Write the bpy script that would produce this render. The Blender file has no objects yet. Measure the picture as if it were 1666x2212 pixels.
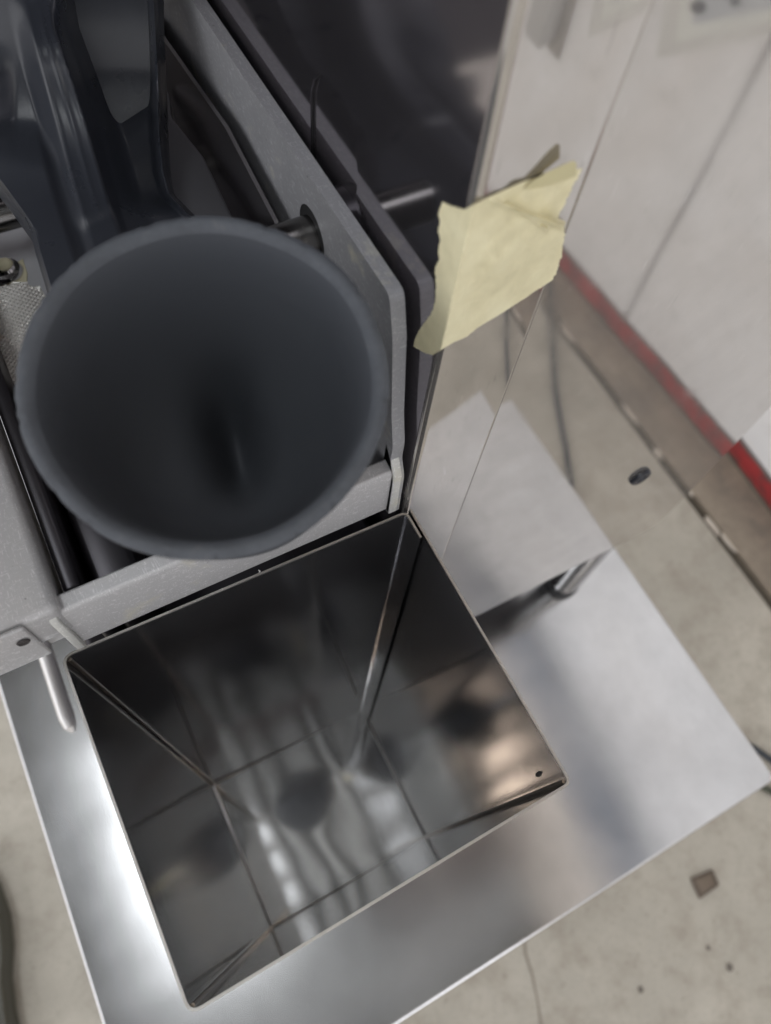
import bpy, bmesh, math, random
import numpy as np
from mathutils import Vector, Matrix
from mathutils.geometry import delaunay_2d_cdt
random.seed(7)
SC = bpy.context.scene
COL = SC.collection
S = 0.16                      # all coordinates below are in bin widths; one bin width is 0.16 m
# ---------------------------------------------------------------- camera
R0 = (0.8829, -0.4633, 0.0763); R1 = (-0.387, -0.8101, -0.4404); R2 = (0.2659, 0.3592, -0.8946)
CAM = Vector((0.3645, -0.7476, 1.8935)); FOC = 1602.12
cd = bpy.data.cameras.new('camera'); cam = bpy.data.objects.new('camera', cd); COL.objects.link(cam)
r0, r1, r2 = Vector(R0).normalized(), Vector(R1), Vector(R2).normalized()
r1 = r2.cross(r0).normalized(); r0 = r1.cross(r2).normalized()
mw = Matrix((( r0.x, -r1.x, -r2.x, CAM.x*S), (r0.y, -r1.y, -r2.y, CAM.y*S), (r0.z, -r1.z, -r2.z, CAM.z*S), (0, 0, 0, 1)))
cam.matrix_world = mw
cd.sensor_fit = 'HORIZONTAL'; cd.sensor_width = 36; cd.lens = 36*FOC/1666
cd.clip_start = 0.01; cd.clip_end = 200
cd.dof.use_dof = True; cd.dof.focus_distance = 1.95*S; cd.dof.aperture_fstop = 11.0
SC.camera = cam
# ---------------------------------------------------------------- light and exposure
w = bpy.data.worlds.new('World'); SC.world = w; w.use_nodes = True
bgn = w.node_tree.nodes['Background']; bgn.inputs[0].default_value = (0.80, 0.80, 0.82, 1); bgn.inputs[1].default_value = 2.1
SC.view_settings.view_transform = 'Standard'; SC.view_settings.look = 'None'; SC.view_settings.exposure = 0.0
SC.render.engine = 'CYCLES'
SC.cycles.max_bounces = 12; SC.cycles.glossy_bounces = 8; SC.cycles.diffuse_bounces = 4

def at(px, py, x=None, y=None, z=None):
    """the point where the sight line through (px, py) of the 1666 x 2212 picture meets a plane"""
    a, b = (px-833)/FOC, (py-1106)/FOC
    d = r0*a + r1*b + r2
    if x is not None: t = (x-CAM.x)/d.x
    elif y is not None: t = (y-CAM.y)/d.y
    else: t = (z-CAM.z)/d.z
    return CAM + d*t

# ---------------------------------------------------------------- materials
def mat(name, base, rough=0.5, metal=0.0, spec=None, coat=0.0):
    m = bpy.data.materials.new(name); m.use_nodes = True
    b = m.node_tree.nodes['Principled BSDF']
    b.inputs['Base Color'].default_value = (*base, 1); b.inputs['Roughness'].default_value = rough
    b.inputs['Metallic'].default_value = metal
    if spec is not None: b.inputs['Specular IOR Level'].default_value = spec
    if coat: b.inputs['Coat Weight'].default_value = coat
    return m
class NT:
    def __init__(s, m):
        s.m = m; s.n = m.node_tree.nodes; s.l = m.node_tree.links; s.b = s.n['Principled BSDF']; s.coord = None
    def pos(s, scale=(1, 1, 1), rot=(0, 0, 0)):
        g = s.n.new('ShaderNodeNewGeometry'); mp = s.n.new('ShaderNodeMapping')
        mp.inputs['Scale'].default_value = scale; mp.inputs['Rotation'].default_value = rot
        s.l.new(g.outputs['Position'], mp.inputs['Vector']); return mp.outputs[0]
    def noise(s, vec, scale, detail=4, rough=.55, dist=0.0):
        t = s.n.new('ShaderNodeTexNoise'); t.inputs['Scale'].default_value = scale; t.inputs['Detail'].default_value = detail
        t.inputs['Roughness'].default_value = rough; t.inputs['Distortion'].default_value = dist
        s.l.new(vec, t.inputs['Vector']); return t.outputs['Fac']
    def ramp(s, fac, stops):
        r = s.n.new('ShaderNodeValToRGB'); e = r.color_ramp.elements
        while len(e) < len(stops): e.new(.5)
        for q, (p, c) in zip(e, stops):
            q.position = p; q.color = (*c, 1) if hasattr(c, '__len__') else (c, c, c, 1)
        s.l.new(fac, r.inputs[0]); return r.outputs[0]
    def mix(s, fac, a, b):
        x = s.n.new('ShaderNodeMix'); x.data_type = 'RGBA'
        for v, i in ((fac, 0), (a, 6), (b, 7)):
            if hasattr(v, 'is_output') or isinstance(v, bpy.types.NodeSocket): s.l.new(v, x.inputs[i])
            else: x.inputs[i].default_value = v if i == 0 else (*v, 1)
        return x.outputs[2]
    def bump(s, h, strength=.2, dist=.001, prev=None):
        b = s.n.new('ShaderNodeBump'); b.inputs['Strength'].default_value = strength; b.inputs['Distance'].default_value = dist
        s.l.new(h, b.inputs['Height'])
        if prev: s.l.new(prev, b.inputs['Normal'])
        s.l.new(b.outputs[0], s.b.inputs['Normal']); return b.outputs[0]
    def to(s, out, name): s.l.new(out, s.b.inputs[name])

def steel(name, base, rough, wav=0.0, wavscale=(1, 1, 1), smudge=.05, grain=None, grain_s=.05, scratch=True):
    m = mat(name, base, rough, 1.0); t = NT(m)
    f = t.noise(t.pos(), 11, 2, .4)
    r = t.ramp(f, [(.2, max(rough-smudge, .01)), (.8, rough+smudge)]); t.to(r, 'Roughness')
    prev = None
    if wav: prev = t.bump(t.noise(t.pos(wavscale), 9, 1, .4), wav, .01)
    if grain: prev = t.bump(t.noise(t.pos(grain), 1, 3, .7), grain_s, .0006, prev)
    c = t.mix(t.ramp(t.noise(t.pos(), 40, 4, .6), [(.2, 0.0), (.9, 1.0)]), base, tuple(v*.84 for v in base)); t.to(c, 'Base Color')
    return m
M_PANEL = steel('polished_panel_steel', (.68, .65, .62), .045, .03, (1, 1, 1), .025)
M_PANEL.node_tree.nodes['Principled BSDF'].inputs['Metallic'].default_value = .84
M_SIDE = steel('dark_polished_side_steel', (.50, .47, .50), .10, .03, (1, 1, 1), .03)
t = NT(M_PANEL)
old = t.b.inputs['Base Color'].links[0].from_socket
c = t.mix(t.ramp(t.noise(t.pos((1, 1, .08), (0, .9, 0)), 900, 2, .5), [(.70, 0.0), (.74, .5)]), old, (.30, .28, .26))
c = t.mix(t.ramp(t.noise(t.pos((1, 1, .12), (0, -.5, 0)), 700, 2, .5), [(.71, 0.0), (.75, .45)]), c, (.85, .84, .82)); t.to(c, 'Base Color')
t.to(t.ramp(t.noise(t.pos(), 16, 5, .65), [(.38, .035), (.55, .055), (.75, .12)]), 'Roughness')
M_SIDE.node_tree.nodes['Principled BSDF'].inputs['Metallic'].default_value = .96
M_TABLE = steel('brushed_table_steel', (.76, .76, .77), .18, .03, (1.5, 1, 1), .05)
t = NT(M_TABLE)
old = t.b.inputs['Base Color'].links[0].from_socket
c = t.mix(t.ramp(t.noise(t.pos((1, .05, 1), (0, 0, .2)), 1500, 2, .5), [(.62, 0.0), (.70, .5)]), old, (.58, .58, .59))
c = t.mix(t.ramp(t.noise(t.pos(), 120, 6, .8), [(.64, 0.0), (.74, .5)]), c, (.50, .49, .47)); t.to(c, 'Base Color')
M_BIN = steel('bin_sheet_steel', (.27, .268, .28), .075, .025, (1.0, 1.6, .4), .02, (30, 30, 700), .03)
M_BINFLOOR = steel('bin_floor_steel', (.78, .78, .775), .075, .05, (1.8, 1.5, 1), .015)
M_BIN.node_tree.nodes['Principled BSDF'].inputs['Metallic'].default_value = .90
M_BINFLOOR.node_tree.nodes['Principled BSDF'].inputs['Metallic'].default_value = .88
M_RIM = mat('cut_steel_edge', (.42, .405, .385), .45, 1.0)
t = NT(M_RIM); t.bump(t.noise(t.pos(), 900, 3), .6, .0006)
M_CHROME = steel('chrome', (.72, .71, .70), .12, 0, smudge=.04)
M_ROD = steel('ground_steel_rod', (.17, .165, .16), .24, 0, smudge=.05, grain=(2600, 8, 8), grain_s=.1)
M_BLACK = mat('black_rubber', (.012, .012, .013), .55)
M_DARKMET = mat('dark_machine_lining', (.045, .042, .048), .34, .6)
M_DARKPL = mat('dark_grey_plastic', (.050, .054, .065), .30); t = NT(M_DARKPL)
t.bump(t.noise(t.pos(), 900, 3), .06, .0004)
c = t.ramp(t.noise(t.pos((1, 6, 1), (0, 0, .3)), 240, 5, .7), [(.30, (.030, .033, .042)), (.72, (.033, .037, .047)), (.86, (.065, .07, .082))]); t.to(c, 'Base Color')
t.to(t.ramp(t.noise(t.pos(), 70, 5), [(.3, .26), (.75, .36)]), 'Roughness')
M_CUP = mat('matte_grey_rubber_cup', (.060, .065, .075), .6, spec=.25); t = NT(M_CUP)
t.bump(t.noise(t.pos(), 1500, 3), .12, .0004)
t.to(t.ramp(t.noise(t.pos(), 40, 4), [(.3, .55), (.75, .7)]), 'Roughness')
def cast(name, base):
    m = mat(name, base, .45, 0.1); t = NT(m)
    n1 = t.noise(t.pos(), 320, 6, .75); n2 = t.noise(t.pos((9, 1.2, 3), (0, 0, .5)), 240, 4, .6); n3 = t.noise(t.pos(), 55, 5, .6)
    c = t.mix(t.ramp(n1, [(.60, 0.0), (.70, .8)]), base, tuple(v*1.22 for v in base))
    c = t.mix(t.ramp(n2, [(.585, 0.0), (.63, .65)]), c, tuple(v*1.5 for v in base))
    c = t.mix(t.ramp(n3, [(.59, 0.0), (.74, .6)]), c, (.55, .52, .40))
    c = t.mix(t.ramp(t.noise(t.pos(), 420, 2), [(.22, 1.0), (.27, 0.0)]), c, tuple(v*.5 for v in base))
    n4 = t.noise(t.pos((1.5, 14, 3), (0, 0, -.7)), 200, 3, .6); c = t.mix(t.ramp(n4, [(.60, 0.0), (.64, .55)]), c, tuple(v*1.5 for v in base))
    t.to(c, 'Base Color'); t.bump(n1, .18, .0006)
    t.to(t.ramp(n3, [(.3, .36), (.7, .55)]), 'Roughness')
    return m
M_CAST = cast('grey_cast_metal', (.41, .405, .41))
M_PLATE = cast('grey_cast_plate', (.27, .272, .285))
M_WORN = cast('worn_cast_edge', (.52, .52, .50))
# ---------------------------------------------------------------- mesh helpers
class MB:
    def __init__(s): s.v = []; s.f = []
    def add(s, v, f):
        k = len(s.v); s.v += [Vector(p) for p in v]; s.f += [tuple(i+k for i in q) for q in f]; return s
    def box(s, x0, x1, y0, y1, z0, z1):
        v = [(x, y, z) for z in (z0, z1) for y in (y0, y1) for x in (x0, x1)]
        return s.add(v, [(0, 2, 3, 1), (4, 5, 7, 6), (0, 1, 5, 4), (2, 6, 7, 3), (0, 4, 6, 2), (1, 3, 7, 5)])
    def loft(s, rings, closed=True, caps=True):
        n = len(rings[0]); v = [p for r in rings for p in r]; f = []
        for i in range(len(rings)-1):
            for j in range(n if closed else n-1):
                k = (j+1) % n; f.append((i*n+j, i*n+k, (i+1)*n+k, (i+1)*n+j))
        if caps: f.append(tuple(range(n))[::-1]); f.append(tuple((len(rings)-1)*n+i for i in range(n)))
        return s.add(v, f)
    def prism(s, poly, axis, a, b):
        """poly in the two other axes (cyclic order), extruded from a to b"""
        def P(p, h):
            q = [0, 0, 0]; q[axis] = h; q[(axis+1) % 3] = p[0]; q[(axis+2) % 3] = p[1]; return q
        return s.loft([[P(p, a) for p in poly], [P(p, b) for p in poly]])
    def tube(s, pts, r, n=20, caps=True):
        pts = [Vector(p) for p in pts]; rs = r if hasattr(r, '__len__') else [r]*len(pts); rings = []
        up = None
        for i, p in enumerate(pts):
            d = (pts[min(i+1, len(pts)-1)]-pts[max(i-1, 0)]).normalized()
            if up is None: up = Vector((0, 0, 1)) if abs(d.z) < .9 else Vector((1, 0, 0))
            u = (up-d*up.dot(d)).normalized(); vv = d.cross(u); up = u
            rings.append([p+u*rs[i]*math.cos(2*math.pi*k/n)+vv*rs[i]*math.sin(2*math.pi*k/n) for k in range(n)])
        return s.loft(rings, True, caps)
    def lathe(s, o, N, prof, n=96, caps=False, fn=None):
        N = Vector(N).normalized(); U = Vector((0, 1, 0)).cross(N).normalized(); V = N.cross(U); o = Vector(o)
        rings = []
        for (r, h) in prof:
            ring = []
            for k in range(n):
                a = 2*math.pi*k/n; dr = fn(a, r, h) if fn else 0
                ring.append(o+N*(h+dr)+(U*math.cos(a)+V*math.sin(a))*r)
            rings.append(ring)
        return s.loft(rings, True, caps)
    def strip(s, path, z0, z1, th, nz=1):
        """a bent sheet: plan path (x, y), thickness th to the left of the path, from z0 to z1"""
        P = [Vector((p[0], p[1])) for p in path]; off = []
        for i, p in enumerate(P):
            a = (P[i]-P[i-1]).normalized() if i else (P[1]-P[0]).normalized()
            b = (P[i+1]-P[i]).normalized() if i < len(P)-1 else a
            n = Vector((-(a.y+b.y), a.x+b.x)).normalized(); c = n.dot(Vector((-a.y, a.x)))
            off.append(p+n*th/max(c, .3))
        loop = P+off[::-1]
        return s.loft([[(p.x, p.y, z0+(z1-z0)*k/nz) for p in loop] for k in range(nz+1)])
    def build(s, name, m, parent=None, smooth=False, bevel=0, seg=2, kind=None, loc=None):
        o = Vector((0, 0, 0))
        if parent is not None: o = parent['_w'] if '_w' in parent else (0, 0, 0); o = Vector(o)
        elif loc is not None: o = Vector(loc)*S
        me = bpy.data.meshes.new(name); me.from_pydata([p*S-o for p in s.v], [], s.f); me.update()
        bm = bmesh.new(); bm.from_mesh(me); bmesh.ops.recalc_face_normals(bm, faces=bm.faces); bm.to_mesh(me); bm.free()
        me.materials.append(m); ob = bpy.data.objects.new(name, me); COL.objects.link(ob)
        if parent is not None: ob.parent = parent
        elif loc is not None: ob.location = o
        ob['_w'] = tuple(o)
        if bevel:
            b = ob.modifiers.new('bevel', 'BEVEL'); b.width = bevel*S; b.segments = seg; b.limit_method = 'ANGLE'; b.angle_limit = math.radians(35)
        if smooth or bevel:
            for p in me.polygons: p.use_smooth = True
            if not bevel or smooth:
                try: me.set_sharp_from_angle(angle=math.radians(38))
                except Exception: pass
            if bevel: me.set_sharp_from_angle(angle=math.radians(60)) if False else None
        if kind: ob['kind'] = kind
        return ob
def thing(name, label, cat, loc, group=None):
    o = bpy.data.objects.new(name, None); COL.objects.link(o); o.location = Vector(loc)*S; o['_w'] = tuple(Vector(loc)*S)
    o['label'] = label; o['category'] = cat; o.empty_display_size = .02
    if group: o['group'] = group
    return o
def tag(o, label, cat, group=None):
    o['label'] = label; o['category'] = cat
    if group: o['group'] = group
    return o
def rounded(pts, rs, n=6):
    """round the inner corners of an open path"""
    out = [Vector(pts[0])]
    for i in range(1, len(pts)-1):
        a, b, c = Vector(pts[i-1]), Vector(pts[i]), Vector(pts[i+1]); r = rs[i] if hasattr(rs, '__len__') else rs
        p, q = b+(a-b).normalized()*r, b+(c-b).normalized()*r
        for k in range(n+1):
            t = k/n; out.append(p*(1-t)**2+b*2*t*(1-t)+q*t*t)
    out.append(Vector(pts[-1])); return out
def fill(poly, spacing, jitter=0.0):
    """triangulate a 2D outline with inner grid points; returns verts2d, faces"""
    P = [Vector(p) for p in poly]; n = len(P); E = [(i, (i+1) % n) for i in range(n)]
    xs = [p.x for p in P]; ys = [p.y for p in P]
    x = min(xs)
    while x < max(xs):
        y = min(ys)
        while y < max(ys):
            P.append(Vector((x+random.uniform(-jitter, jitter)*spacing, y+random.uniform(-jitter, jitter)*spacing))); y += spacing
        x += spacing
    r = delaunay_2d_cdt(P, E, [], 1, 1e-6)
    used = sorted({i for f in r[2] for i in f}); mp = {k: i for i, k in enumerate(used)}
    return [r[0][i] for i in used], [tuple(mp[i] for i in f) for f in r[2]]
def sst(a, b, x):
    t = min(1, max(0, (x-a)/(b-a))); return t*t*(3-2*t)

H = 2.838; TZ = -H; FZ = -H-3.4; Y0 = 0.0136; X1 = .985; XC = 1.215

# ================================================================ the setting
m = mat('concrete_floor', (.4, .37, .31), .62); t = NT(m)
n1 = t.noise(t.pos(), 3.2, 6, .62, .4); n2 = t.noise(t.pos(), 16, 6, .7); n3 = t.noise(t.pos(), 260, 3)
n5 = t.noise(t.pos(), 7, 5, .7, 1.0)
c = t.mix(t.ramp(n1, [(.32, 0.0), (.66, 1.0)]), (.35, .325, .275), (.49, .455, .39))
c = t.mix(t.ramp(n2, [(.30, .8), (.52, 0.0)]), c, (.31, .275, .225))
c = t.mix(t.ramp(t.noise(t.pos(), 75, 5, .8), [(.30, .6), (.42, 0.0)]), c, (.22, .19, .15))
c = t.mix(t.ramp(n3, [(.25, .35), (.45, 0.0)]), c, (.22, .20, .17)); c = t.mix(t.ramp(n5, [(.55, 0.0), (.72, .45)]), c, (.25, .22, .175)); t.to(c, 'Base Color')
t.bump(n3, .15, .002); t.to(t.ramp(n2, [(.3, .42), (.7, .7)]), 'Roughness')
M_FLOOR = m
m = mat('brown_floor_strip', (.27, .22, .165), .6); t = NT(m)
n2 = t.noise(t.pos(), 11, 6, .7)
t.to(t.ramp(n2, [(.3, (.17, .145, .12)), (.55, (.27, .225, .175)), (.75, (.36, .31, .25))]), 'Base Color'); M_STRIP = m
XS = 6.36
f = MB().box(-60, XS, -60, 60, FZ-.3, FZ).build('floor', M_FLOOR, kind='structure')
MB().box(XS+.14, 60, -60, 60, FZ-.3, FZ).build('floor_strip', M_STRIP, kind='structure')
mg = mat('joint_dirt', (.10, .085, .065), .9)
MB().box(XS, XS+.14, -60, 60, FZ-.3, FZ-.07).build('floor_joint', mg, kind='structure')
# crumbled pale chips in the joint
mc = mat('pale_chip', (.55, .49, .42), .8); b = MB(); y = -7.0
while y < 1.6:
    if random.random() < .5:
        L = random.uniform(.15, .5); wd = random.uniform(.03, .06); x = XS+.09+random.uniform(-.02, .05)
        n = 7; b.loft([[(x+wd*math.cos(a)*random.uniform(.7, 1.2), y+L*.5*math.sin(a)*random.uniform(.8, 1.1), FZ+zz) for a in [2*math.pi*k/n for k in range(n)]] for zz in (-.06, -.012)])
    y += random.uniform(.2, .7)
o = b.build('joint_filler', mc, kind='stuff'); o['label'] = 'crumbled pale filler along the open floor joint'; o['category'] = 'filler'
# hairline crack and a small stain spots in the floor
mcr = mat('floor_crack', (.27, .24, .20), .9)
def ribbon(pts, wd, z, h=.01):
    b = MB(); L = [Vector(p) for p in pts]; A = []; B = []
    for i, p in enumerate(L):
        d = (L[min(i+1, len(L)-1)]-L[max(i-1, 0)]).normalized(); n = Vector((-d.y, d.x, 0)); k = wd*random.uniform(.6, 1.3)
        A.append(p+n*k); B.append(p-n*k)
    rings = [[(a.x, a.y, z), (c.x, c.y, z), (c.x, c.y, z+h), (a.x, a.y, z+h)] for a, c in zip(A, B)]
    return b.loft(rings)
cr = [at(1125+dx, y, z=FZ) for dx, y in ((0, 1960), (6, 2010), (10, 2060), (26, 2110), (36, 2160), (44, 2215), (60, 2300))]
ribbon(cr, .012, FZ, .004).build('floor_crack', mcr, kind='structure')
# patch set in the floor
p = [at(x, y, z=FZ) for x, y in ((1490, 1898), (1538, 1878), (1552, 1912), (1510, 1942))]
cen = sum(p, Vector())/4
th = thing('floor_socket', 'small square brown metal cap set in the concrete floor right of the table', 'floor cap', (cen.x, cen.y, FZ))
b = MB(); b.loft([[(q.x, q.y, FZ+h) for q in p] for h in (.0, .03)])
b.build('frame', mat('brown_cap_frame', (.10, .075, .055), .6), th, bevel=.01)
b = MB(); b.loft([[((q.x-cen.x)*.66+cen.x, (q.y-cen.y)*.66+cen.y, FZ+h) for q in p] for h in (.01, .038)])
b.build('cap', mat('brown_cap', (.15, .115, .085), .6), th, bevel=.01)
for px, py, r, s in ((1576, 2090, .035, 1), (1384, 2138, .028, 1), (1530, 2048, .022, 1)):
    q = at(px, py, z=FZ); b = MB(); n = 9
    b.loft([[(q.x+r*math.cos(k*.7)*random.uniform(.8, 1.2), q.y+r*math.sin(k*.7)*random.uniform(.8, 1.2), FZ+h) for k in range(n)] for h in (.0, .008)])
    tag(b.build('floor_spot', mat('dark_grit', (.16, .14, .12), .9)), {1576: 'small dark speck on the concrete floor below the brown cap', 1384: 'small dark speck on the floor nearest the picture bottom', 1530: 'tiny faint speck on the floor just under the brown cap'}[px], 'speck')
q = at(1652, 1700, z=FZ)
b = MB(); b.tube([at(1640, 1696, z=FZ+.04), at(1680, 1716, z=FZ+.04)], .035, 10)
tag(b.build('rubber_scrap', mat('dark_green_rubber', (.05, .055, .035), .6)), 'dark green scrap lying on the floor beside the table corner', 'scrap')
# cable on the floor, seen in the cover's reflection
def mir(p): return Vector((p.x, 2*Y0-p.y, p.z))
cp = [mir(at(x, y, z=FZ+.04)) for x, y in ((1185, 590), (1190, 640), (1192, 700), (1196, 780), (1203, 850), (1212, 900), (1222, 965))]
cp = cp + [cp[-1]+(cp[-1]-cp[-2])*1.2, cp[-1]+(cp[-1]-cp[-2])*2.2+Vector((-.2, .1, 0)), Vector((3.0, -.6, FZ+.04)), Vector((1.5, 1.4, FZ+.04))]
b = MB(); b.tube(cp, .036, 10)
tag(b.build('power_cable', mat('dark_cable', (.03, .035, .042), .5), smooth=True), 'dark thin cable on the floor seen mirrored in the polished cover', 'cable')
hp = [at(x, y, z=FZ+.12) for x, y in ((-60, 1860), (-22, 1920), (0, 1985), (6, 2050), (2, 2120), (10, 2190), (30, 2290))]
b = MB(); b.tube(hp, .10, 14)
tag(b.build('hose', mat('dark_hose', (.045, .042, .03), .35), smooth=True), 'dark glossy hose on the floor at the left edge beside the table', 'hose')

# wall: white boards over a red kick strip
m = mat('white_wall_paint', (.72, .71, .70), .42); t = NT(m)
n1 = t.noise(t.pos(), 2.6, 5, .6, .5); n2 = t.noise(t.pos((1, 1, 1), (.5, 0, 0)), 26, 6, .75)
c = t.mix(t.ramp(n1, [(.34, 0.0), (.66, 1.0)]), (.76, .735, .72), (.87, .87, .88))
c = t.mix(t.ramp(n2, [(.56, 0.0), (.74, .4)]), c, (.42, .40, .38)); c = t.mix(t.ramp(t.noise(t.pos((1, .25, 1), (.6, 0, 0)), 130, 5, .7), [(.66, 0.0), (.74, .5)]), c, (.45, .44, .43)); t.to(c, 'Base Color'); M_WHITE = m
m = mat('red_kick_paint', (.50, .035, .035), .4); t = NT(m)
n1 = t.noise(t.pos(), 22, 6, .75); t.to(t.ramp(n1, [(.38, (.12, .045, .045)), (.54, (.30, .03, .033)), (.75, (.40, .04, .04))]), 'Base Color'); M_RED = m
XW = 7.15
wl = thing('wall', 'white boarded wall with a red kick strip along its foot behind the table', 'wall', (XW, -3.6, FZ))
ys = [-3.6+4.2*k for k in range(-4, 2)]; gap = .03
ztop = 5.3
for k, y in enumerate(ys):
    MB().box(XW, XW+.25, y+gap, y+4.2-gap, FZ+.36, ztop).build('wall_board', M_WHITE, wl, bevel=.03)
MB().box(XW+.1, XW+.3, ys[0], ys[-1]+4.2, FZ+.3, ztop-.1).build('backing', mat('dark_joint', (.26, .25, .25), .8), wl)
MB().box(XW-.02, XW+.28, ys[0], ys[-1]+4.2, FZ+.05, FZ+.36).build('kick_strip', M_RED, wl, bevel=.02)
MB().box(XW-.01, XW+.25, ys[0], ys[-1]+4.2, FZ-.01, FZ+.05).build('kick_foot', mg, wl)
# dirt seal over the kick strip
b = MB(); b.box(XW-.03, XW+.05, ys[0], ys[-1]+4.2, FZ+.355, FZ+.385); b.build('seal', mat('dirty_seal', (.16, .14, .13), .8), wl)
WSL = .045
wl.location.x = 7.08*S; wl.rotation_euler.z = -math.atan(WSL)
def wx(y): return 7.08+WSL*(y+3.6)
# notice and latch on the wall, seen in the cover's reflection
def onwall(px, py, x=XW):
    for _ in range(5):
        p = at(px, py, x=x); x = wx(2*Y0-p.y)
    return Vector((x, 2*Y0-p.y, p.z))
nq = [onwall(1420, 125), onwall(1760, 55), onwall(1800, -160), onwall(1455, -90)]
za = nq[0].z
th = thing('notice', 'pale notice sheet with black shapes taped to the white wall', 'notice', (nq[0].x, nq[0].y, za))
def sheet(name, pts, x0, x1, m):
    q = [onwall(*p) for p in pts]; b = MB(); b.loft([[(p.x+x-XW, p.y, p.z) for p in q] for x in (x0, x1)]); return b.build(name, m, th)
sheet('plastic_sleeve', ((1420, 125), (1760, 55), (1800, -160), (1455, -90)), XW-.02, XW, mat('clear_sleeve_grey', (.64, .63, .60), .25))
sheet('paper', ((1462, 92), (1760, 30), (1790, -150), (1482, -80)), XW-.026, XW-.02, mat('notice_paper', (.70, .70, .66), .5))
sheet('print_area', ((1500, 52), (1760, 5), (1790, -120), (1512, -60)), XW-.031, XW-.026, mat('notice_grey', (.46, .48, .50), .5))
mk = mat('black_print', (.02, .02, .035), .5)
for X_, Y_, r in ((1512, 14, 17), (1594, 3, 13), (1550, -22, 16)):
    sheet('black_shape', [(X_+r*math.cos(k*.5236), Y_+r*.9*math.sin(k*.5236)) for k in range(12)], XW-.036, XW-.031, mk)
th = thing('wall_latch', 'grey metal latch box fixed on the white wall near the cover edge', 'latch', (XW, -5.4, -3.3))
LT = th
MB().box(XW-.42, XW-.02, -5.85, -5.35, -3.25, -1.2).build('latch_box', mat('latch_grey', (.55, .55, .55), .35, .3), th, bevel=.06)
MB().box(XW-.05, XW, -6.2, -5.2, -3.4, -1.0).build('latch_plate', mat('latch_plate_grey', (.42, .40, .38), .4, .3), th, bevel=.02)

LT.location.x = wx(-5.4)*S; LT.rotation_euler.z = -math.atan(WSL)
# hall above and behind, seen only as reflection in the steel
m = mat('hall_beige', (.80, .72, .64), .7); M_HALL = m
MB().box(XW+1, XW+1.6, -30, 30, ztop+3.4, 24).build('upper_wall', M_HALL, kind='structure')
m = mat('grey_beam', (.20, .22, .26), .6)
MB().box(XW-.3, XW+.9, -30, 30, ztop+.2, ztop+3.3).build('wall_beam', m, kind='structure')
M_CEIL = mat('ceiling_slats', (.76, .82, .88), .55)
cl = MB().box(-26, 8.4, -24, 24, 20.9, 21.2).build('ceiling', mat('ceiling_backing', (.035, .035, .035), .8), kind='structure')
x = -13.0
while x < 8:
    MB().box(x, x+.50, -12, 12, 20.6, 20.85).build('ceiling_slat', M_CEIL, cl); x += .92
MB().box(-.2, 8.2, -7.8, -4.2, 17.2, 18.2).build('reflection_blocker', mat('blocker_dark', (.10, .085, .09), .55), kind='structure')  # unseen dark block, added to darken the reflection in the table front
def light(x, y, lx, ly, z, E, col, label, cells=None):
    th = thing('ceiling_light', label, 'ceiling light', (x, y, z+.3), 'lights under the hall ceiling')
    MB().box(x-lx/2-.08, x+lx/2+.08, y-ly/2-.08, y+ly/2+.08, z+.1, z+.35).build('housing', mat('lamp_housing', (.6, .6, .6), .5), th)
    me = mat('lamp_glow', (0, 0, 0), 1); nb = me.node_tree.nodes['Principled BSDF']
    nb.inputs['Emission Color'].default_value = (*col, 1); nb.inputs['Emission Strength'].default_value = E
    MB().box(x-lx/2, x+lx/2, y-ly/2, y+ly/2, z+.04, z+.1).build('diffuser', me, th)
    if cells:
        nx, ny = cells; md = mat('louvre', (.25, .25, .25), .5)
        for k in range(nx+1): xx = x-lx/2+lx*k/nx; MB().box(xx-.05, xx+.05, y-ly/2, y+ly/2, z-.12, z+.04).build('long_louvre', md, th)
        for k in range(ny+1): yy = y-ly/2+ly*k/ny; MB().box(x-lx/2, x+lx/2, yy-.2, yy+.2, z-.13, z+.03).build('cross_louvre', md, th)
light(-1.0, .2, .62, 5.4, 18.6, 1.9, (.93, .96, 1), 'narrow louvred ceiling light straight above the steel bin', (1, 5))
light(5.45, -.5, 1.7, 4.8, 18.6, 12, (1, .80, .62), 'warm louvred ceiling light above the cover side of the table', (1, 5))
light(-6.9, 0.2, 4.6, 11, 19.8, 7.5, (.95, .98, 1), 'broad ceiling light panel left of the louvred one')
light(3.5, 11, 2.0, 8, 19.8, 9, (1, .97, .93), 'added fill light panel behind the machine')  # unseen panel, added to even out the light
light(2.0, -17, 9, 2.2, 19.8, 4, (1, .97, .93), 'added fill light panel behind the photographer')  # another added panel out of view, fills in light from the front

# ================================================================ table
tb = thing('steel_table', 'low brushed stainless steel table carrying the bin and the machine', 'table', (1.1, .5, FZ))
tx0, tx1, ty0, ty1 = -.945, 3.13, -1.575, 3.4
a0 = at(218, 2212, z=TZ); a1 = at(0, 1480, z=TZ)
b = MB().box(tx0, tx1, ty0, ty1, TZ-.05, TZ); b.build('table_top', M_TABLE, tb, bevel=.02, seg=3)
b = MB()
b.box(tx0+.004, tx0+.03, ty0+.03, ty1-.03, TZ-.28, TZ-.052); b.box(tx1-.03, tx1-.004, ty0+.03, ty1-.03, TZ-.28, TZ-.052)
b.box(tx0+.03, tx1-.03, ty0+.004, ty0+.03, TZ-.28, TZ-.052); b.build('apron', M_TABLE, tb)
for x in (tx0+.2, tx1-.2):
    for y in (ty0+.2, ty1-.2):
        MB().tube([(x, y, FZ), (x, y, TZ-.06)], .13, 16).build('leg', M_TABLE, tb, smooth=True)

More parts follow.
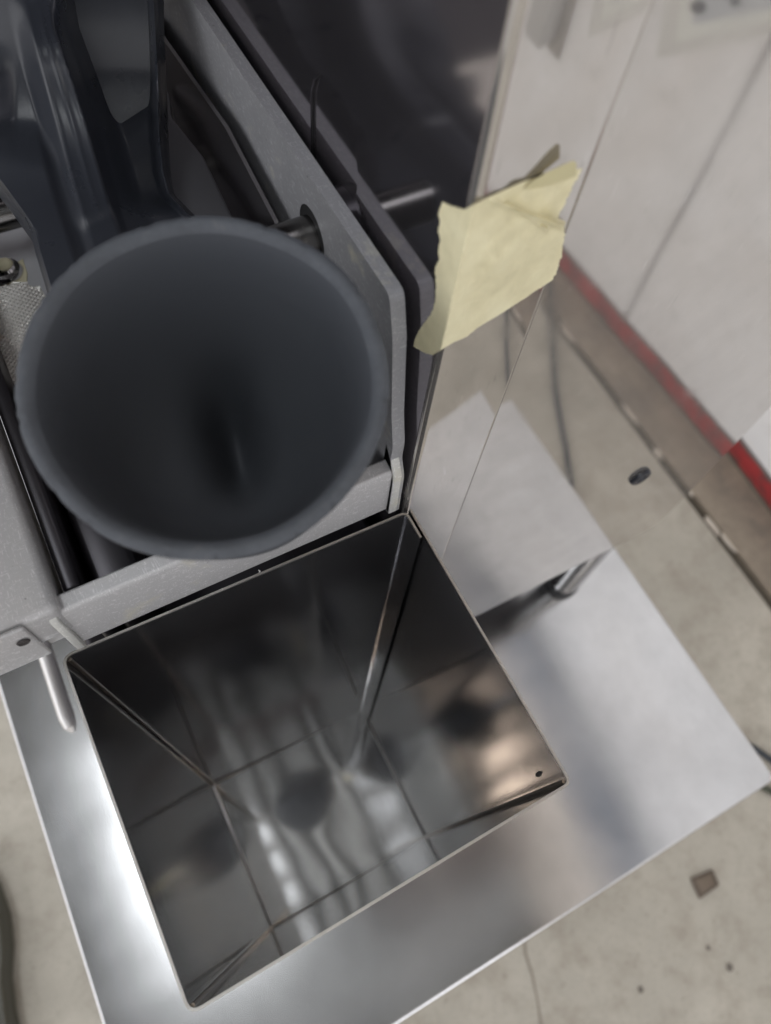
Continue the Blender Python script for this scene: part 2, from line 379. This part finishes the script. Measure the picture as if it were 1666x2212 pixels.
# ================================================================ bin
P_TL, P_TR, P_R, P_B = Vector((-.003, .008)), Vector((.999, -.008)), Vector((.998, -.846)), Vector((.003, -.856))
bn = thing('steel_bin', 'tall open square stainless steel bin standing on the table in front of the machine', 'bin', (.5, -.42, TZ))
TH = .0065; ZR = 0.0; wz0 = TZ+.012
FX = .984                                        # flange of the back wall folded inside the right wall
main = rounded([(FX, -.10), (FX, -.010), tuple(P_TL), tuple(P_B), tuple(P_R), (.999, -.010)], [0, .022, .032, .030, .022, 0], 7)
# back wall with its flange, left wall, front wall, right wall share one bent sheet; split at mid wall corners into parts
def seg(lo, hi): return main[lo:hi+1]
n = 8
iTR = 1+n; iTL = iTR+n; iB = iTL+n; iR = iB+n
def corner_mid(k): return 1+8*k+4
ca, cb_, cc, cd_ = corner_mid(0), corner_mid(1), corner_mid(2), corner_mid(3)
def wall_part(name, path, top=ZR-.006):
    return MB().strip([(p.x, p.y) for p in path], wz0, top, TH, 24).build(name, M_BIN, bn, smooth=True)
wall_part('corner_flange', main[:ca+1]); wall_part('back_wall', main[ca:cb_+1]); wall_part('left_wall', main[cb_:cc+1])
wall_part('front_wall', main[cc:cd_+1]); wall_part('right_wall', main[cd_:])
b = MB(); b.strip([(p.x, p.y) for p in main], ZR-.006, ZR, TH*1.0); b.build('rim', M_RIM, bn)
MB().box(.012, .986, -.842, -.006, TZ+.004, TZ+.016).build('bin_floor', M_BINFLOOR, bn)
mw_ = mat('weld_seam', (.20, .17, .14), .4, .8)
for name, (x, y) in dict(a=(.012, -.004), b=(.014, -.842), c=(.986, -.834)).items():
    MB().tube([(x, y, TZ+.02), (x, y, -.012)], .006, 8).build('weld_seam', mw_, bn, smooth=True)
mfold = mat('base_fold', (.6, .59, .57), .4, .8)
for n_, q_ in enumerate(((.012, .986, -.010, -.004), (.012, .986, -.842, -.836), (.010, .016, -.836, -.010), (.982, .988, -.836, -.010))):
    MB().box(q_[0], q_[1], q_[2]-.004, q_[3]-.004, TZ+.014, TZ+.0185).build('base_fold', mfold, bn, bevel=.002)
mlint = mat('lint', (.6, .6, .58), .8)
for X_, Y_, L_ in ((485, 1284, 6), (492, 1300, 4), (560, 1235, 2), (804, 1188, 2)):
    q = at(X_, Y_, y=-.0005)
    b = MB(); b.tube([(q.x, -.002, q.z), (q.x+.002*L_*.5, -.003, q.z+.004*L_), (q.x-.001, -.002, q.z+.008*L_)], .0016, 6); b.build('lint', mlint, bn)
q = at(1163, 1672, x=.990)
b = MB(); b.loft([[(x, q.y+dy, q.z+dz) for dy, dz in ((0, .035), (.006, .01), (.004, -.02), (-.004, -.03), (-.008, .0))] for x in (.989, .992)]); b.build('dirt_fleck', M_BLACK, bn)

# ================================================================ machine
mc_ = thing('food_machine', 'grey cast machine with dark round cup, steel rod and polished steel cover', 'machine', (1.4, 1.5, TZ))
# --- polished cover: side face, left front section, right front section
yaw = math.radians(3.7)
yA = Y0-(XC-X1)*math.tan(yaw)
ZT = 2.7
zb = -1.925
# left front section (slightly turned)
path = rounded([(X1, .16), (X1, yA), (XC+.014, Y0+.002)], [0, .018, 0], 7)
b = MB().strip([(p.x, p.y) for p in path][1:], zb, ZT, .01, 1); b.build('left_cover', M_PANEL, mc_, smooth=True)
# right front section, rounded edge at the crease and rounded lower right corner
XR = 2.905
def arc(cx, cz, r, a0, a1, n=8): return [(cx+r*math.cos(math.radians(a0+(a1-a0)*k/n)), cz+r*math.sin(math.radians(a0+(a1-a0)*k/n))) for k in range(n+1)]
out = [(XC+.014, zb)]+arc(XR-.10, zb+.10, .10, -90, 0)+[(XR, ZT), (XC+.014, ZT)]
# round hole with a black grommet
hc = at(1382, 1028, y=Y0)
b = MB(); b.prism([(z, x) for x, z in out], 1, Y0, Y0+.012)
o = b.build('right_cover', M_PANEL, mc_)
b = MB(); rings = []
for z_ in (zb, -.6, -.2, .3, .8, 1.3, 2.0, ZT):
    r_ = .006+.020*sst(-.5, 1.3, z_)
    rings.append([(XC+.016-r_*math.sin(a_)-.001, Y0+.001+r_*.0-.003*math.sin(a_)**2+r_*(1-math.cos(a_)), z_) for a_ in [math.pi/2*k/8 for k in range(9)]]+[(XC+.017, Y0+.03, z_)])
b.loft(rings, True, False)
o = b.build('cover_edge_roll', M_PANEL, mc_, smooth=True)
b = MB(); b.lathe((hc.x, Y0-.006, hc.z), (0, -1, 0.0001), [(.001, .004), (.020, .004), (.026, .012), (.040, .014), (.048, .008), (.050, -.004)], 32)
b.build('grommet', mat('grommet_black', (.012, .014, .022), .35), mc_, smooth=True)
# side face with an arched slot and a second sheet behind it
sl = [at(x, y, x=X1) for x, y in ((675, 420), (673, 330), (672, 240), (673, 200), (679, 172), (692, 160), (712, 166), (735, 190), (756, 235), (768, 300), (775, 380), (770, 430), (790, 530), (815, 640))]
slot = [(p.y, p.z) for p in sl]
slot = [(slot[0][0], -.6)]+slot[:-1]+[(slot[-1][0], -.6)]
outer = [(.016, zb), (3.0, zb), (3.0, ZT), (.016, ZT)]
V, F = [], []
P2 = [Vector(p) for p in outer]+[Vector(p) for p in slot]
E = [(i, (i+1) % 4) for i in range(4)]+[(4+i, 4+(i+1) % len(slot)) for i in range(len(slot))]
rr = delaunay_2d_cdt(P2, E, [], 1, 1e-6)
def inside(pt, poly):
    c = False; n = len(poly)
    for i in range(n):
        x1, y1 = poly[i]; x2, y2 = poly[i-1]
        if (y1 > pt[1]) != (y2 > pt[1]) and pt[0] < (x2-x1)*(pt[1]-y1)/(y2-y1)+x1: c = not c
    return c
faces = [f for f in rr[2] if not inside(((rr[0][f[0]].x+rr[0][f[1]].x+rr[0][f[2]].x)/3, (rr[0][f[0]].y+rr[0][f[1]].y+rr[0][f[2]].y)/3), slot)]
b = MB(); b.add([(X1, p.x, p.y) for p in rr[0]], faces)
o = b.build('side_cover', M_SIDE, mc_); sm = o.modifiers.new('solid', 'SOLIDIFY'); sm.thickness = .003*S; sm.offset = 0
b = MB(); k = len(slot)
b.loft([[(X1-.001, p[0], p[1]) for p in slot], [(X1+.005, p[0], p[1]) for p in slot]], closed=True, caps=False)
b.build('slot_edge', M_BLACK, mc_)
MB().box(X1+.0055, X1+.02, .03, 2.9, zb+.05, ZT-.05).build('slot_backing', M_SIDE, mc_)
# cover body behind
MB().box(X1+.03, XR-.005, Y0+.02, 3.0, zb+.02, ZT-.02).build('cover_core', M_DARKMET, mc_)
MB().box(X1, XR, .02, 3.0, ZT, ZT+.03).build('cover_top', M_PANEL, mc_)
MB().box(XR-.012, XR-.001, Y0+.014, 3.0, zb+.1, ZT).build('cover_right_side', M_PANEL, mc_)
# machine body below the frame
MB().box(.0, X1-.02, .07, 3.0, zb, -.35).build('lower_body', M_DARKMET, mc_, bevel=.03)
# feet on the table
for x, y in ((2.63, .13), (2.6, 2.6), (.3, 2.6), (.3, .4)):
    ft = MB().lathe((x, y, TZ), (0, .0001, 1), [(.001, 0), (.104, 0), (.107, .015), (.106, .05), (.101, .06), (.001, .06)], 40).build('foot', M_BLACK, mc_, smooth=True)
    MB().lathe((x, y, TZ+.06), (0, .0001, 1), [(.001, 0), (.100, 0), (.100, .95), (.001, .95)], 40).build('foot_stem', steel('foot_steel', (.42, .41, .41), .22, 0), ft, smooth=True)
# chrome tube under the frame at the left of the bin
zt = -1.55; qa, qb = at(72, 1330, z=zt), at(163, 1572, z=zt)
MB().tube([(qa.x, qa.y+1.2, zt), (qa.x, qa.y, zt), (qb.x-.02, qb.y+.06, zt), (qb.x-.02, qb.y+.02, zt-.01), (qb.x-.02, qb.y, zt-.03)], [.034, .034, .034, .028, .012], 24).build('lower_tube', mat('satin_tube', (.85, .83, .82), .38, .6), mc_, smooth=True)

# --- cast frame: left deck, front rail, right side plate
fr = MB()
b = MB().box(-1.2, .075, .012, .95, .10, .262); b.build('left_deck', M_CAST, mc_, bevel=.02)
b = MB().box(-1.2, -.004, -.002, .011, .062, .262); b.build('left_lip', M_CAST, mc_, bevel=.008)
b = MB().box(-.003, .045, .022, .05, .062, .225); b.build('lip_recess', M_CAST, mc_, bevel=.006)
hq = at(50, 1385, y=-.002)
MB().lathe((hq.x, -.0045, hq.z), (0, -1, .0001), [(.0005, .001), (.011, .001), (.013, .0035), (.015, .001)], 24).build('screw_hole', mat('hole_dark', (.03, .025, .025), .6), mc_, smooth=True)
# rail: sloped front face, top strip, end ribs
prof = [(.018, .004), (.018, .205), (.026, .217), (.060, .222), (.066, .214), (.066, .004)]
b = MB(); b.prism([(y, z) for y, z in prof], 0, .06, .955)
b.build('front_rail', M_CAST, mc_, smooth=True, bevel=.003)
b = MB().prism([(.004, -.001), (.004, .205), (.02, .235), (.06, .236), (.06, -.001)], 0, .040, .060); b.build('left_rib', M_WORN, mc_, bevel=.004)
# right side plate: outline in (y, z)
pl = [(1.9, .74), (.128, .762), (.10, .71), (.085, .60), (.060, .42), (.040, .35), (.030, .30), (.012, .262), (.010, .09), (.002, .03), (.004, -.001), (.075, -.02), (.11, .10), (1.9, -.35)]
pl = [(1.9, .74)]+[tuple(v) for v in rounded([(1.9, .742), (.13, .762), (.098, .66), (.060, .42), (.034, .315), (.036, .25), (.010, .19), (.004, 0.0)], .02, 4)[1:]]+[(.075, 0.0), (.11, .05), (1.9, -.3)]
# rod hole
rc = (.497, .600); rr_ = .068
hole = [(rc[0]+rr_*math.cos(2*math.pi*k/32), rc[1]+rr_*math.sin(2*math.pi*k/32)) for k in range(32)]
P2 = [Vector(p) for p in pl]+[Vector(p) for p in hole]; n0 = len(pl)
E = [(i, (i+1) % n0) for i in range(n0)]+[(n0+i, n0+(i+1) % 32) for i in range(32)]
g = delaunay_2d_cdt(P2, E, [], 1, 1e-6)
fs = [f for f in g[2] if not inside((sum(g[0][i].x for i in f)/3, sum(g[0][i].y for i in f)/3), hole)]
b = MB(); b.add([(.932, p.x, p.y) for p in g[0]], fs)
o = b.build('side_plate', M_PLATE, mc_); sm = o.modifiers.new('solid', 'SOLIDIFY'); sm.thickness = .034*S; sm.offset = -1
bv = o.modifiers.new('bevel', 'BEVEL'); bv.width = .0045*S; bv.segments = 2; bv.limit_method = 'ANGLE'
SIDE_PLATE = o
MB().prism([(1.9, .725), (.14, .745), (.075, .42), (.075, .05), (1.9, -.3)][::-1], 0, .9325, .935).build('gap_shade', M_BLACK, mc_)  # black sheet that paints in the shade of the gap beside the plate
# worn end cap where the rail meets the plate
b = MB().prism([(.002, 0.0), (.008, .20), (.034, .255), (.07, .30), (.075, 0.0)], 0, .932, .958); b.build('right_rib', M_WORN, mc_, bevel=.004)
# --- rod
MB().tube([(.72, .497, .590), (X1+.02, .497, .590)], .052, 48).build('rod', M_ROD, mc_, smooth=True)
MB().tube([(.934, .425, .665), (X1+.02, .425, .665)], .088, 48).build('rod_collar', M_DARKMET, mc_, smooth=True)
# --- dark linings in the frame opening
MB().box(.085, .128, .075, 1.6, -.9, .19).build('chute_side', M_DARKMET, mc_, bevel=.012)
MB().box(.142, .26, .085, .75, -.9, .10).build('chute_side', M_DARKMET, mc_, bevel=.02)
MB().box(.075, .90, .068, 3.0, -.9, -.33).build('machine_deck', M_DARKMET, mc_)
M_INNER = steel('inner_dull_steel', (.40, .38, .39), .27, .1, (1, 1, 1), .05)
MB().box(.05, .90, 2.0, 2.05, -.4, 1.6).build('rear_panel', M_INNER, mc_)
b = MB(); b.prism([(.40, -.3), (.30, .30), (.62, .55), (.92, .60), (1.9, .50), (1.9, -.3)][::-1], 0, .886, .8965); b.build('plate_liner', M_INNER, mc_)
MB().box(-1.2, X1-.002, 2.2, 2.25, -.4, 2.6).build('back_plate', mat('dark_back_plate', (.085, .082, .09), .42, .3), mc_)
# small bright fitting in the opening
q = at(238, 1238, z=.06); MB().lathe((q.x+.01, q.y, .02), (0, 0.1, 1), [(.001, .04), (.03, .035), (.038, .02), (.04, 0)], 24).build('fitting', M_CHROME, mc_, smooth=True)

# --- dark arm that carries the cup: relief surface with thickness
def interp(pts, y):
    pts = sorted(pts, key=lambda p: p[1])
    if y <= pts[0][1]: a, b_ = pts[0], pts[1]
    elif y >= pts[-1][1]: a, b_ = pts[-2], pts[-1]
    else:
        for a, b_ in zip(pts, pts[1:]):
            if a[1] <= y <= b_[1]: break
    return a[0]+(b_[0]-a[0])*(y-a[1])/(b_[1]-a[1])
Lft = [(-420, -260), (-150, 130), (-60, 325), (0, 402), (45, 465), (66, 500), (76, 545), (100, 625), (150, 720)]
Rgt = [(340, -260), (343, 0), (350, 150), (356, 300), (362, 370), (376, 420), (420, 465), (560, 560), (600, 720)]
L1 = [(20, -100), (58, 60), (84, 160), (112, 260), (150, 400), (178, 490), (215, 600)]
L2 = [(95, -100), (125, 60), (160, 160), (192, 260), (232, 400), (262, 490), (300, 600)]
def arm_h(px, py):
    l, r = interp(Lft, py), interp(Rgt, py); a = interp(L1, py); c = interp(L2, py)
    h = 0.0
    up = sst(-40, 140, py)
    pad = sst(255, 365, py-(px-60)*.15)
    end = 1-sst(455, 505, py+(px-190)*.5)
    h += .030*pad*(1-sst(a-46, a-4, px))
    h += .022*(1-pad)*(1-sst(-30, 40, px))*sst(90, 200, py)
    band = sst(a-34, a+16, px)*(1-sst(c-14, c+18, px))
    h += band*(.040*end*up+.045*(1-end)*.6)
    fl = (px-a)/(c-a)
    if -.1 < fl < 1.1: h += .45*(.004*math.exp(-((fl-.12)/.09)**2)+.003*math.exp(-((fl-.55)/.07)**2)+.004*math.exp(-((fl-.9)/.08)**2))*up*end
    pocket = sst(c+2, c+70, px)*(1-sst(r-34, r-8, px))
    led = sst(-60, 50, py-(292-(px-235)*.85))
    h -= pocket*(.085-.022*led)*(1-.7*sst(415, 470, py))
    h += .012*sst(r-24, r-12, px)
    e = min(px-l, r-px); h -= .05*(1-sst(0, 12, e))                # rolled outer edge
    return h
b = MB(); NXa, NYa = 150, 130; rows = []
def armz(py): return .50+.42*sst(0, 1, (450-py)/760)*1.0
for j in range(NYa+1):
    py = -300+(700+300)*j/NYa; l, r = interp(Lft, py), interp(Rgt, py)
    row = []
    for i in range(NXa+1):
        s = i/NXa; px = l+(r-l)*s
        row.append(at(px, py, z=armz(py)+arm_h(px, py)))
    a_, c_ = row[0].copy(), row[-1].copy(); zb_ = armz(py)-.11
    a1_, c1_ = a_.copy(), c_.copy(); a_.z = zb_; c_.z = zb_
    rows.append([a_+Vector((.0, 0, 0)), a1_.lerp(a_, .5)-Vector((.004, 0, 0))]+row+[c1_.lerp(c_, .5)+Vector((.004, 0, 0)), c_])
b.loft(rows, True, True)
o = b.build('cup_arm', M_DARKPL, mc_, smooth=True)
ARM = o
# --- the cup
cc_ = Vector((.519, .023, .85)); cn = Vector((-.091, -.218, 1)).normalized(); cr_ = .308
prof = [(.001, -.68), (.12, -.68), (.21, -.50), (.262, -.28), (.294, -.09), (.304, -.03), (cr_, -.010), (cr_-.001, .001), (cr_-.005, .005), (cr_-.014, .005), (cr_-.024, -.001), (.275, -.020), (.267, -.055), (.258, -.11), (.240, -.19), (.205, -.27), (.15, -.33), (.09, -.36), (.04, -.37), (.001, -.372)]
def dense(prof, k=5):
    out = []
    n = len(prof)
    for i in range(n-1):
        p0, p1, p2, p3 = prof[max(i-1, 0)], prof[i], prof[i+1], prof[min(i+2, n-1)]
        for j in range(k):
            t = j/k; out.append(tuple(.5*((2*p1[d])+(-p0[d]+p2[d])*t+(2*p0[d]-5*p1[d]+4*p2[d]-p3[d])*t*t+(-p0[d]+3*p1[d]-3*p2[d]+p3[d])*t**3) for d in (0, 1)))
    out.append(prof[-1]); return [(max(r, .0008), h) for r, h in out]
dp = dense(prof)
def cupfn(a, r, h):
    inner = h > -.26
    d = 0
    idx = cupfn.i[0]
    return d
CH_ANG = math.radians(77)
b = MB(); N = cn; U = Vector((0, 1, 0)).cross(N).normalized(); Vv = N.cross(U); rings = []
ki = 8*5
for k, (r, h) in enumerate(dp):
    ring = []
    for j in range(144):
        a = 2*math.pi*j/144; x, y = r*math.cos(a), r*math.sin(a); dh = 0
        if k > 70:                          # inside: channel and two shallow dishes
            th_ = CH_ANG; u = x*math.cos(th_)+y*math.sin(th_); v_ = -x*math.sin(th_)+y*math.cos(th_)
            w_ = sst(.0, .10, .26-r)
            dh -= w_*(.04*math.exp(-((v_+.01)/.12)**2)+.15*math.exp(-((v_+.005)/.055)**2)*(1-sst(.02, .20, abs(u-.03))))
            dh += 0
        wob = 1+.004*math.sin(3*a+1)+.003*math.sin(7*a)+(.0022*math.sin(31*a)*math.sin(17*a+1) if 20 < k < 50 else 0)
        ring.append(cc_+N*(h+dh)+(U*x+Vv*y)*wob)
    rings.append(ring)
b.loft(rings, True, False)
CUP = b.build('cup', M_CUP, mc_, smooth=True)

M_LIP = mat('scuffed_rubber_lip', (.09, .096, .107), .55, spec=.25); t = NT(M_LIP)
t.to(t.ramp(t.noise(t.pos(), 90, 6, .8), [(.32, (.062, .067, .077)), (.58, (.080, .087, .10)), (.80, (.12, .12, .125))]), 'Base Color')
b = MB(); rings = []
for (r, h) in ((cr_-.003, -.012), (cr_+.0015, -.004), (cr_+.001, .003), (cr_-.004, .0075), (cr_-.014, .0085), (cr_-.023, .004), (cr_-.029, -.006), (cr_-.022, -.010)):
    ring = []
    for j in range(200):
        a = 2*math.pi*j/200; wob = 1+.004*math.sin(3*a+1)+.003*math.sin(7*a)
        nick = .003*max(0, math.sin(23*a+2)*math.sin(9*a)*math.sin(41*a)) if h > -.005 and r > cr_-.01 else 0
        ring.append(cc_+N*(h-nick)+(U*math.cos(a)+Vv*math.sin(a))*(r*wob-nick))
    rings.append(ring)
b.loft(rings, True, False); b.build('lip', M_LIP, mc_, smooth=True)
# unseen dark body above the view, added to darken the arm and its reflections
MB().lathe((.38, 1.45, 1.62), (0, -.25, 1), [(.001, .0), (.30, .0), (.52, .14), (.58, .5), (.58, .9), (.001, .9)], 48).build('upper_blocker', M_DARKPL, mc_, smooth=True)

# --- pieces at the left edge: bracket with bolt, steel rod, knurled pad
m = mat('pale_bracket', (.42, .42, .44), .4, .2); M_BRK = m
zz = -.10
br = [at(x, y, z=zz) for x, y in ((-60, 500), (20, 488), (60, 478), (150, 455), (240, 470), (230, 640), (160, 700), (-60, 740))]
b = MB(); b.loft([[(p.x, p.y, h) for p in br] for h in (zz-.05, zz)]); b.build('bracket', M_BRK, mc_, bevel=.006)
q = at(14, 590, z=zz)
mres = mat('dried_yellow_residue', (.62, .57, .40), .75); t = NT(mres); t.bump(t.noise(t.pos(), 900, 4), .5, .001)
b = MB(); pp = [(-20, 575), (8, 560), (30, 572), (50, 560), (60, 592), (56, 640), (38, 650), (30, 668), (22, 640), (0, 612), (-16, 600)]
rg = [at(x, y, z=zz) for x, y in pp]; b.loft([[(p.x, p.y, zz+h) for p in rg] for h in (-.001, .004)]); b.build('residue', mres, mc_, bevel=.002)
ws = MB().lathe((q.x, q.y, zz+.004), (0, 0.0001, 1), [(.001, .03), (.030, .03), (.036, .02), (.050, .018), (.055, .008), (.057, 0)], 32).build('bolt', M_CHROME, mc_, smooth=True)
MB().lathe((q.x+.006, q.y+.006, zz+.032), (0, .1, 1), [(.001, .016), (.014, .015), (.025, .008), (.029, 0)], 20).build('residue_cap', mres, ws, smooth=True)
qa, qb = at(-60, 494, z=.04), at(40, 452, z=.04)
MB().tube([(qa.x-.3, (qa.y+qb.y)/2, .04), (qb.x+.5, (qa.y+qb.y)/2, .04)], .045, 32).build('guide_rod', M_ROD, mc_, smooth=True)
# knurled pad: a real diamond relief on a curved plate
kn = [(-70, 640), (-40, 628), (0, 619), (40, 611), (62, 614), (88, 628), (110, 650), (110, 760), (36, 838), (-10, 770), (-70, 700)]
V2, F2 = fill([Vector(p) for p in kn], 1.7, 0)
b = MB(); vs = []
for p in V2:
    u = (p.x+p.y*.75)/9.5; v_ = (p.x*.35-p.y)/8.0
    hgt = .0035*(abs(math.sin(u*math.pi))*abs(math.sin(v_*math.pi)))
    cur = .03*math.sin(max(0, min(1, (p.x+70)/180))*math.pi)
    vs.append(at(p.x, p.y, z=.02+hgt+cur))
b.add(vs, F2)
m = mat('knurled_steel', (.55, .52, .48), .38, .6); t = NT(m)
t.to(t.ramp(t.noise(t.pos(), 90, 5, .7), [(.35, (.66, .64, .61)), (.6, (.78, .76, .73)), (.74, (.42, .27, .17))]), 'Base Color')
o = b.build('knurled_pad', m, mc_, smooth=False); sm = o.modifiers.new('solid', 'SOLIDIFY'); sm.thickness = .03*S; sm.offset = -1
# --- pieces between the arm and the side plate
def slab(name, px, z, th, m, bevel=.006):
    pts = [at(x, y, z=z) for x, y in px]
    b = MB(); b.loft([[(p.x, p.y, h) for p in pts] for h in (z-th, z)]); return b.build(name, m, mc_, bevel=bevel)
slab('inner_bracket', ((340, 186), (362, 190), (366, 205), (372, 250), (440, 335), (447, 350), (505, 470), (470, 520), (340, 520)), .40, .05, mat('inner_grey', (.17, .17, .185), .4, .3), .012)

# ================================================================ masking tape on the cover corner
front = [(1004, 452), (1048, 429), (1080, 414), (1140, 388), (1200, 374), (1258, 363), (1250, 382), (1238, 400), (1230, 422), (1220, 440), (1206, 470), (1223, 480), (1219, 520), (1214, 548), (1208, 574), (1195, 604), (1148, 635), (1090, 673), (1033, 707), (1008, 728), (983, 738), (934, 768)]
side = [(935, 767), (922, 764), (908, 757), (893, 748), (897, 732), (903, 718), (914, 700), (928, 683), (937, 665), (940, 648), (942, 612), (940, 578), (949, 560), (947, 540), (951, 520), (946, 500), (950, 480), (947, 462), (955, 435), (974, 444), (1000, 452)]
def rough_outline(pts, amp, step=4.0):
    out = []; n = len(pts)
    for i in range(n):
        a, c = Vector(pts[i]), Vector(pts[(i+1) % n]); L = (c-a).length; k = max(1, int(L/step))
        straight = amp[i] if hasattr(amp, '__len__') else amp
        for j in range(k):
            p = a+(c-a)*j/k; d = (c-a).normalized(); nn = Vector((-d.y, d.x)); out.append(p+nn*random.uniform(-straight, straight)*(1 if j else .3))
    return out
tp = thing('masking_tape', 'torn pale yellow masking tape wrapped round the cover corner', 'masking tape', (1.1, 0, .6))
m = mat('masking_tape', (.60, .55, .31), .62); t = NT(m)
n1 = t.noise(t.pos(), 46, 4, .6); n2 = t.noise(t.pos(), 700, 4, .7)
t.to(t.ramp(n1, [(.32, (.62, .57, .37)), (.5, (.74, .68, .45)), (.72, (.83, .78, .54))]), 'Base Color'); pv = t.bump(n1, .3, .004); pv = t.bump(t.noise(t.pos((1, 1, .15), (0, .45, 0)), 420, 3, .6), .35, .0008, pv); t.bump(n2, .25, .0006, pv)
nb = m.node_tree.nodes['Principled BSDF']; nb.inputs['Subsurface Weight'].default_value = 0
M_TAPE = m
def dseg(p, a, c):
    a, c = Vector(a), Vector(c); d = c-a; t = max(0, min(1, (p-a).dot(d)/d.dot(d))); return (p-(a+d*t)).length, t
amps = [0]*len(front)
for i in (0, 1, 2, 3, 4): amps[i] = .3
for i in range(5, 15): amps[i] = 2.0
for i in range(15, 20): amps[i] = .5
def tape_h(p):
    h = .0035
    d, t = dseg(p, (1062, 434), (1216, 489)); h += .022*math.exp(-(d/5.5)**2)*(.3+t)
    d, t = dseg(p, (1100, 440), (1180, 495)); h += .008*math.exp(-(d/5)**2)
    d, t = dseg(p, (1000, 590), (940, 600)); h += .004*math.exp(-(d/4)**2)
    d = (p-Vector((1075, 565))).length; h += .010*math.exp(-(d/28)**2)
    d, t = dseg(p, (975, 640), (958, 740)); h += .006*math.exp(-(d/5)**2)
    h += .005*sst(1205, 1262, p.x)*(1-sst(370, 440, p.y))
    h += .002*math.sin(p.x*.11+p.y*.05)*math.sin(p.y*.09)
    return h
loop = front[:-1]+side[:-1]
amp2 = amps[:-1]+[1.0]*(len(side)-1)
V2, F2 = fill(rough_outline(loop, amp2), 4.0, .2)
b = MB(); vs = []
for p in V2:
    q = at(p.x, p.y, x=X1-.0035)
    if q.y > yA-.0035: vs.append(q); continue
    y_ = Y0
    for _ in range(3):
        q = at(p.x, p.y, y=y_)
        yb_ = (Y0-(XC-q.x)*math.tan(yaw)) if q.x < XC else Y0
        y_ = yb_-.0035-(tape_h(p)-.0035)*sst(X1, X1+.05, q.x)
    vs.append(at(p.x, p.y, y=y_))
b.add(vs, F2); o = b.build('strip', M_TAPE, tp, smooth=True)
flap = [(1130, 410), (1148, 392), (1180, 372), (1238, 346), (1246, 352), (1246, 380), (1190, 400)]
V2, F2 = fill(flap, 5.0, .2); b = MB(); b.add([at(p.x, p.y, y=-.002-.010*sst(1150, 1240, p.x)) for p in V2], F2)
b.build('folded_flap', mat('tape_back', (.55, .50, .30), .6), tp)

for o in bpy.data.objects:
    if '_w' in o: del o['_w']
